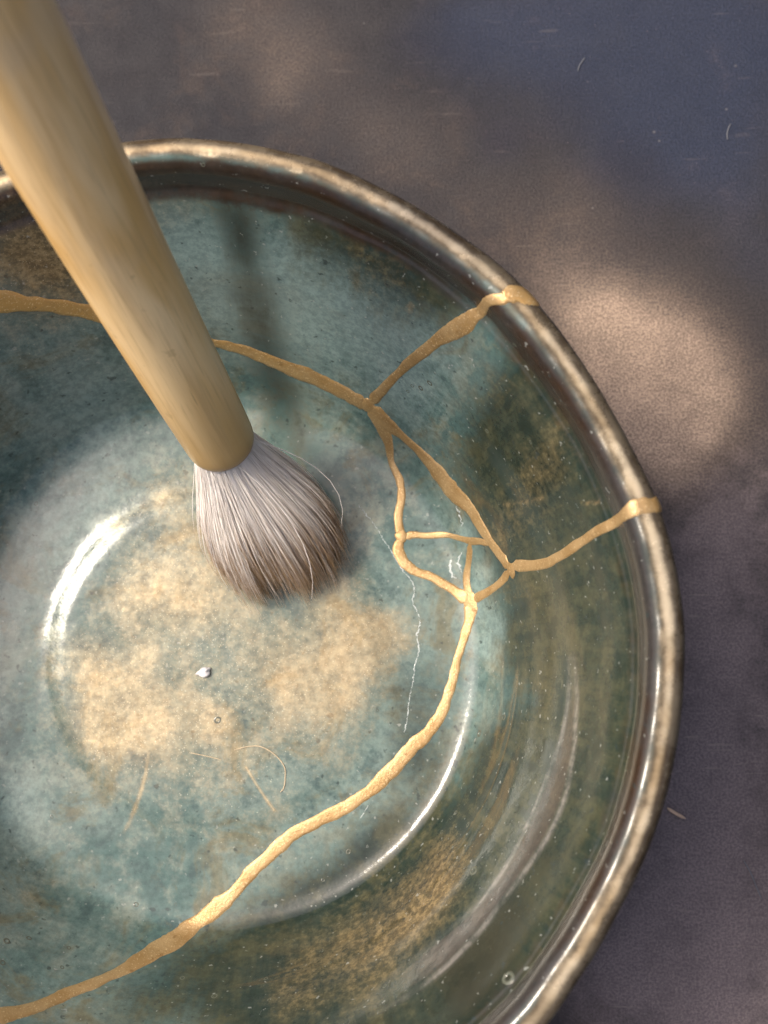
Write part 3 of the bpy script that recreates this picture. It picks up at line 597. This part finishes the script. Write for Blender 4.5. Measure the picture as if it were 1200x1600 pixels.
    # close the pole of the floor and of the foot
    for si, nm in ((0, 0), (ns-1, 1)):
        c = V[I[si]].mean(0); Vc = np.vstack([V[I[si]], c])
        k = np.arange(NTH)
        tri = np.stack([k, (k+1) % NTH, np.full(NTH, NTH)], 1) if si else np.stack([k, (k+1) % NTH, np.full(NTH, NTH)], 1)[:, ::-1]
        if si == 0:
            POLE.append((Vc, tri.copy(), {a: np.append(v[I[si]], v[I[si]].mean()) for a, v in A.items()}))
POLE = []
make_bowl()
# the last 0.4 mm round the centre of the floor joins the floor piece
floor_obj = max((o for o in bowl.children if o.name.startswith('shard')), key=lambda o: -min(abs(v.co.x)+abs(v.co.y)+abs(v.co.z-.0104) for v in o.data.vertices))
def fill_pole(o):
    me = o.data
    bm = bmesh.new(); bm.from_mesh(me)
    loop = [e for e in bm.edges if e.is_boundary and all(math.hypot(v.co.x, v.co.y) < .0006 and v.co.z > .005 for v in e.verts)]
    if loop: bmesh.ops.holes_fill(bm, edges=loop, sides=0)
    for f in bm.faces: f.smooth = True
    bm.to_mesh(me); bm.free()
fill_pole(floor_obj)

# ---------------------------------------------------------------- gold seams
def seam(key, tail=None, leaf=0., hgt=.018):
    """a raised band of gold lacquer that follows a plan curve over the surface; tail = (degrees) carries it over the rim"""
    C = PATH[key]
    th, s = on_bowl(C[:, 0], C[:, 1]); th = np.unwrap(th); w = C[:, 2].copy()
    if tail is not None:
        t1 = math.radians(tail); t1 += 2*math.pi*round((th[-1]-t1)/(2*math.pi))
        n = 34; q = np.linspace(0, 1, n+1)[1:]
        s = np.concatenate([s, s[-1]+(S_OUT+.22-s[-1])*q])
        wr = .24 if key != 'spoke_a' else .32
        w = np.concatenate([w, w[-1]+(wr-w[-1])*sstep(0, .35, q)*(1-.8*sstep(.6, 1, q))*(1+.12*np.sin(q*17))])
        th = np.concatenate([th, th[-1]+(t1-th[-1])*sstep(0, .6, q)])
    n = len(th)
    if n < 4: return
    x = np.arange(n)*.035
    ph = rng.uniform(0, 6, 8)
    wj = 1+.06*np.sin(x*4.3+ph[0])+.04*np.sin(x*9.7+ph[1])+.03*np.sin(x*21+ph[2])
    lat0 = .008*np.sin(x*5.1+ph[3])+.005*np.sin(x*12+ph[4])
    capa = np.clip(np.minimum(np.arange(n), np.arange(n)[::-1])/3., .45, 1)
    half = w*wj*.47*capa
    r = np.hypot(*pos(th, s)[:, :2].T)
    du = np.gradient(th)*r; dv = np.gradient(s); L = np.hypot(du, dv)+1e-9; du /= L; dv /= L
    K = 11; u = np.linspace(-1, 1, K)
    ed = 1+.09*rng.standard_normal((n, 2)); ed = (ed+np.roll(ed, 1, 0)+np.roll(ed, -1, 0))/3
    off = lat0[:, None]+np.where(u < 0, u*half[:, None]*ed[:, :1], u*half[:, None]*ed[:, 1:])
    TH = th[:, None]+(-dv[:, None]*off)/np.maximum(r, .5)[:, None]; SS = s[:, None]+du[:, None]*off
    Pn = pos(TH.ravel(), SS.ravel()); Nn = nrm(TH.ravel(), SS.ravel())
    if (Nn[:K*3, 2].mean()) < 0: Nn = -Nn
    hn = hgt*(.55+half[:, None]*3.2)*(1+.08*np.sin(x*4+ph[5])+.06*np.sin(x*9+ph[6]))[:, None]
    prof = (1-np.abs(u)**3)**.8
    H = hn*prof-.012*(np.abs(u) > .999)
    V = Pn+Nn*H.reshape(-1, 1)
    I = np.arange(n*K).reshape(n, K)
    F = np.stack([I[:-1, :-1], I[:-1, 1:], I[1:, 1:], I[1:, :-1]], -1).reshape(-1, 4)
    me = mesh_from('gold_seam', V, F)
    lf = np.full(n*K, float(leaf)) if np.isscalar(leaf) else np.repeat(np.interp(np.linspace(0, 1, n), [0, 1], leaf), K)
    if tail is not None: lf = np.repeat(np.interp(np.arange(n), [0, n-36, n-20, n-1], [lf[0], lf[0], .85, .6]), K)
    attr(me, 'leaf', lf)
    o = link('gold_seam', me, M_GOLD, bowl)
    return o
seam('left', leaf=(.9, .4))
seam('mid', leaf=(.5, .05)); seam('inner', leaf=(.5, .0)); seam('spoke_a', tail=RIM_A, leaf=.45)
seam('bridge'); seam('post', hgt=.024); seam('low'); seam('link'); seam('spoke_b', tail=RIM_B, leaf=.1)
seam('bottom'); seam('closing'); seam('spoke_c', tail=RIM_C)
# lumps of lacquer where the seams meet
def knot(x, y, rad, leaf):
    p, nn = surf(x, y)
    bm = bmesh.new(); bmesh.ops.create_icosphere(bm, subdivisions=3, radius=1)
    q = Vector(nn).to_track_quat('Z', 'Y')
    for v in bm.verts:
        k = 1+.10*math.sin(v.co.x*5+x*9)+.08*math.sin(v.co.y*6+y*7)
        w = Vector((v.co.x*rad*k, v.co.y*rad*k, v.co.z*.026))
        v.co = (Vector(p)+q @ w)*CM
    me = bpy.data.meshes.new('gold_knot'); bm.to_mesh(me); bm.free()
    me.polygons.foreach_set('use_smooth', np.ones(len(me.polygons), bool))
    attr(me, 'leaf', np.full(len(me.vertices), leaf))
    link('gold_knot', me, M_GOLD, bowl)
for key, i, rad, lf in (('mid', 0, .15, .45), ('low', 0, .10, 0.), ('low', -1, .16, 0.), ('link', -1, .12, 0.)):
    knot(PATH[key][i, 0], PATH[key][i, 1], rad, lf)

# ---------------------------------------------------------------- pinholes and bubbles in the glaze
def pit_mesh():
    prof = [(1.35, -.10), (1.05, .16), (.75, .26), (.55, .12), (.42, -.12)]
    K = 14; V = []; F = []
    for i, (r, z) in enumerate(prof):
        for k in range(K):
            a = 2*math.pi*k/K; V.append((r*math.cos(a)*(1+.08*math.sin(2*a)), r*math.sin(a), z))
    for i in range(len(prof)-1):
        for k in range(K): F.append((i*K+k, i*K+(k+1) % K, (i+1)*K+(k+1) % K, (i+1)*K+k))
    F.append(tuple(range((len(prof)-1)*K, len(prof)*K)))
    me = mesh_from('glaze_pit', V, F)
    return me
n_ = NT('pit_glaze')
n_.bsdf(Base_Color=n_.mix(n_.ramp(n_.noise(900), .35, .65), (.05, .07, .06), (.12, .115, .08)), Roughness=.10)
M_PIT = n_.m
PIT = pit_mesh(); PIT.materials.append(M_PIT)
for x, y, w in PITS:
    if not any(np.min(np.hypot(PATH[k][:, 0]-x, PATH[k][:, 1]-y)) < .10 for k in PATH):
        p, nn = surf(x, y)
        o = bpy.data.objects.new('glaze_pit', PIT); COL.objects.link(o); o.parent = bowl
        o.location = Vector(p-nn*.004)*CM
        o.rotation_mode = 'QUATERNION'; o.rotation_quaternion = Vector(nn).to_track_quat('Z', 'Y') @ Quaternion((0, 0, 1), x*9)
        q = w*.62; o.scale = (q, q*random.uniform(.8, 1.1), q*random.uniform(.5, .9))

# pale hairline cracks: thin crooked ribbons of chipped glaze
M_CRACK = plain('chipped_glaze', (.42, .47, .46), .35, 1500, .5)
def ribbon(name, P, w, mat, parent, lift=.004, rough=.5):
    C = smooth_path(np.column_stack([np.array(P)[:, :2], np.full(len(P), w)]), .02)
    n = len(C); C[:, :2] += rng.standard_normal((n, 2))*w*.22
    T = np.gradient(C[:, :2], axis=0); T /= np.linalg.norm(T, axis=1, keepdims=True)+1e-9
    L = np.column_stack([-T[:, 1], T[:, 0]])
    hw = w*.5*np.abs(rng.normal(.75, rough, n)).clip(.08, 1.6)*np.minimum(1, np.minimum(np.arange(n), np.arange(n)[::-1])/4+.1)
    rows = []
    for u, h in ((-1, -.002), (0, lift), (1, -.002)):
        q = C[:, :2]+L*(u*hw)[:, None]; p, nn = surf(q[:, 0], q[:, 1]); rows.append(p+nn*h)
    V = np.stack(rows, 1).reshape(-1, 3)
    I = np.arange(n*3).reshape(n, 3)
    F = np.stack([I[:-1, :-1], I[:-1, 1:], I[1:, 1:], I[1:, :-1]], -1).reshape(-1, 4)
    return link(name, mesh_from(name, V, F), mat, parent)
for P, w in CRACKS: ribbon('hairline_crack', P, w*.65, M_CRACK, bowl)

# ---------------------------------------------------------------- brush
E = np.array(BR_E)+[0, 0, ZR]; TIP = np.array(BR_T)+[0, 0, ZR]; TOP = np.array(BR_TOP)+[0, 0, ZR]
AX = (TOP-E)/np.linalg.norm(TOP-E)
brush = bpy.data.objects.new('brush', None); COL.objects.link(brush)
brush.location = Vector(E)*CM; brush.empty_display_size = .02
tag(brush, 'round brush with pale wooden handle and splayed brown-tipped bristles resting in the bowl', 'brush')
R0 = BR_D/2
hp = [(0, .30), (.36, .30), (.40, .16), (.43, .03), (.455, 0.), (.485, .02), (.515, .07), (.535, .15), (.543, .28), (.545, .5), (.545, 1.5), (.55, 4), (.56, 7), (.57, 10), (.565, 13), (.54, 15), (.49, 15.6), (.35, 15.9), (0, 16.)]
hp = [(r*R0/.545*float(np.interp(z, [.3, 1.2, 2.2, 3.5, 5, 7.8, 16], [1, 1.05, 1.09, 1.14, 1.19, 1.27, 1.22])), z) for r, z in hp]
hc = catmull(hp, 5); hc[:, 0] = np.maximum(hc[:, 0], .0005)
K = 64; a = np.linspace(0, 2*np.pi, K, endpoint=False)
HV = np.stack([hc[:, :1]*np.cos(a)*(1+.006*np.sin(2*a+.5)), hc[:, :1]*np.sin(a), np.repeat(hc[:, 1:], K, 1)], -1)
HV[..., 0] += .012*np.sin(HV[..., 2]*.5); HV = HV.reshape(-1, 3)
I = np.arange(len(hc)*K).reshape(len(hc), K); J = np.roll(I, -1, 1)
HF = np.stack([I[:-1], J[:-1], J[1:], I[1:]], -1).reshape(-1, 4)
me = mesh_from('handle', HV, HF)
attr(me, 'tip', np.exp(-(HV[:, 2]/1.7)**2)+.6*np.exp(-(HV[:, 2]/.25)**2))
handle = link('handle', me, M_WOOD, brush)
handle.rotation_mode = 'QUATERNION'; handle.rotation_quaternion = Vector(AX).to_track_quat('Z', 'Y')

D = TIP-E; LEN = np.linalg.norm(D); A_ = D/LEN
LAT = np.cross(A_, [0, 0, 1.]); LAT /= np.linalg.norm(LAT)          # to the side, level
UPV = np.cross(LAT, A_); UPV = UPV if UPV[2] > 0 else -UPV
if LAT[0] < 0: LAT = -LAT
HD = -AX
U0 = LAT-HD*(LAT@HD); U0 /= np.linalg.norm(U0); W0 = np.cross(HD, U0); W0 = W0 if W0@UPV > 0 else -W0
def floor_z(P):
    r = np.hypot(P[:, 0], P[:, 1]); return np.interp(r, PC[:I_CREST, 0], PC[:I_CREST, 1])+ZR
def hairs(n, rad, seed, spread=1., stray=False):
    g = np.random.default_rng(seed)
    rho = np.sqrt(g.uniform(0, 1, n)); phi = g.uniform(0, 2*np.pi, n)
    if stray: rho = g.uniform(.9, 1., n)
    cx, cy = rho*np.cos(phi), rho*np.sin(phi)
    # hairs gather in locks towards the tips
    ncl = 110; cr = np.sqrt(g.uniform(0, 1, ncl)); cp = g.uniform(0, 2*np.pi, ncl)
    CX, CY = cr*np.cos(cp), cr*np.sin(cp); cl = g.normal(0, .09, ncl)
    near = np.argmin((cx[:, None]-CX)**2+(cy[:, None]-CY)**2, 1)
    k = .34*g.uniform(0, 1, n)
    tx = cx*(1-k)+CX[near]*k+g.normal(0, .055, n); ty = cy*(1-k)+CY[near]*k+g.normal(0, .035, n)
    r0 = .455*R0/.545
    P0 = E+.10*AX+(cx*r0)[:, None]*U0+(cy*r0)[:, None]*W0
    ln = LEN*(.93+g.normal(0, .065, n)+cl[near]*.8)-.42*tx**2+np.abs(g.normal(0, .02, n))
    if stray: ln *= g.uniform(.8, 1.12, n)
    P3 = E+ln[:, None]*A_+(tx*.95*spread+.06)[:, None]*LAT+(ty*.50*spread)[:, None]*UPV
    P1 = P0+HD*.62+(cx*.12)[:, None]*U0+(cy*.10)[:, None]*W0
    P2 = P1*.42+P3*.58+(tx*.30+.05)[:, None]*LAT+(ty*.22+.06)[:, None]*UPV+g.normal(0, .05, (n, 3))
    m = 9; t = np.linspace(0, 1, m)[None, :, None]
    P0, P1, P2, P3 = (q[:, None, :] for q in (P0, P1, P2, P3))
    C = (1-t)**3*P0+3*(1-t)**2*t*P1+3*(1-t)*t*t*P2+t**3*P3
    if stray: C = C+np.sin(t*math.pi*.9)*g.normal(0, .12, (n, 1, 3))
    fz = floor_z(C.reshape(-1, 3)).reshape(n, m)
    lift = (.012+.05*g.uniform(0, 1, n)**2)[:, None]
    C[..., 2] = np.maximum(C[..., 2], fz+lift)
    T = np.gradient(C, axis=1); T /= np.linalg.norm(T, axis=2, keepdims=True)
    Bx = np.cross(T, UPV[None, None, :]); Bx /= np.linalg.norm(Bx, axis=2, keepdims=True)+1e-9
    By = np.cross(T, Bx)
    rr = (rad*g.uniform(.7, 1.3, n))[:, None]*np.interp(np.linspace(0, 1, m), [0, .6, 1], [1, .9, .25])[None]
    ang = np.array([0, 2.094, 4.189])
    ring = C[:, :, None, :]+rr[:, :, None, None]*(np.cos(ang)[None, None, :, None]*Bx[:, :, None, :]+np.sin(ang)[None, None, :, None]*By[:, :, None, :])
    V = ring.reshape(-1, 3)
    I = np.arange(n*m*3).reshape(n, m, 3); J = np.roll(I, -1, 2)
    F = np.stack([I[:, :-1], J[:, :-1], J[:, 1:], I[:, 1:]], -1).reshape(-1, 4)
    al = np.broadcast_to(np.linspace(0, 1, m)[None, :, None], (n, m, 3)).ravel()
    tone = np.broadcast_to((g.uniform(0, 1, n)*.6+g.uniform(0, 1, ncl)[near]*.4)[:, None, None], (n, m, 3)).ravel()
    return V-E, F, al, tone
V, F, al, tone = hairs(8200, .0052, 3)
V2, F2, al2, tone2 = hairs(500, .0068, 8, 1.04)
F = np.vstack([F, F2+len(V)]); V = np.vstack([V, V2]); al = np.append(al, al2*.72); tone = np.append(tone, np.minimum(1, tone2+.25))
me = mesh_from('bristles', V, F); attr(me, 'along', al); attr(me, 'tone', tone)
br = link('bristles', me, M_HAIR, brush); br['kind'] = 'stuff'
for i in range(9):
    V, F, al, tone = hairs(1, .0075, 100+i, 1.04, True)
    me = mesh_from('stray_bristle', V, F); attr(me, 'along', al*.55); attr(me, 'tone', tone)
    link('stray_bristle', me, M_HAIR, brush)

# ---------------------------------------------------------------- small loose things
def tube(P, rad, K=6):
    P = np.asarray(P, float); C = catmull(P, 8); n = len(C)
    T = np.gradient(C, axis=0); T /= np.linalg.norm(T, axis=1, keepdims=True)
    B = np.cross(T, [0, 0, 1.]); B /= np.linalg.norm(B, axis=1, keepdims=True)+1e-9; N = np.cross(B, T)
    a = np.linspace(0, 2*np.pi, K, endpoint=False)
    rr = rad*np.minimum(1, np.minimum(np.arange(n), np.arange(n)[::-1])/4+.3)
    V = C[:, None]+rr[:, None, None]*(np.cos(a)[None, :, None]*B[:, None]+np.sin(a)[None, :, None]*N[:, None])
    I = np.arange(n*K).reshape(n, K); J = np.roll(I, -1, 1)
    F = [tuple(q) for q in np.stack([I[:-1], J[:-1], J[1:], I[1:]], -1).reshape(-1, 4)]
    F += [tuple(range(K))[::-1], tuple(range((n-1)*K, n*K))]
    return V.reshape(-1, 3), F
def loose(name, V, F, mat, label, cat, group=None):
    V = np.asarray(V); c = V.mean(0); c[2] = V[:, 2].min()
    o = link(name, mesh_from(name, V-c, F), mat); o.location = Vector(c)*CM
    return tag(o, label, cat, group)
M_HAIRLOOSE = plain('loose_hair_gold', (.62, .50, .33), .4)
M_CRUMB = plain('white_crumb', (.78, .76, .76), .5, 900, .25)
M_LINT = plain('grey_lint', (.13, .135, .15), .7)
M_SCRATCH = plain('tan_scratch', (.55, .38, .25), .6)
def on_floor(L, up):
    P = np.array(L)[:, :2]; p, nn = surf(P[:, 0], P[:, 1]); return p+nn*up
loose('loose_hair', *tube(on_floor(HAIR_A, .010), .0075), M_HAIRLOOSE, 'curled loose hair lying on the gold-dusted bowl floor', 'hair')
loose('loose_hair', *tube(on_floor(HAIR_B, .010), .007), M_HAIRLOOSE, 'short straight loose hair beside the curled one on the bowl floor', 'hair')
bm = bmesh.new(); bmesh.ops.create_icosphere(bm, subdivisions=3, radius=1)
cp, cn = surf(CRUMB[0], CRUMB[1])
CV = []
for v in bm.verts:
    k = 1+.16*math.sin(v.co.x*4+1)+.14*math.sin(v.co.y*5)+.1*math.sin(v.co.z*6+v.co.x*3)
    x, y = v.co.x*.125*k, v.co.y*.065*k
    CV.append((cp[0]+x*.93-y*.36, cp[1]+x*.36+y*.93, cp[2]+.045+v.co.z*.055*k))
CF = [tuple(v.index for v in f.verts) for f in bm.faces]; bm.free()
loose('crumb', CV, CF, M_CRUMB, 'tiny white crumb in the middle of the bowl floor', 'crumb')
flat = lambda L, z: np.column_stack([np.array(L), np.full(len(L), z)])
loose('table_scratch', *tube(flat(SCRATCH, .028), .026), M_SCRATCH, 'tan scratch on the table beside the right rim', 'sliver')  # a table scratch, added as a thin raised tube
for L, lab in zip(LINT, ('pale lint fibre on the bluish table above the rim', 'pale curved lint fibre on the table near the right edge', 'long thin fibre on the grey table below the scratch')):
    loose('lint_fibre', *tube(flat(L, .012), .009), M_LINT, lab, 'lint', 'lint fibres on the table')
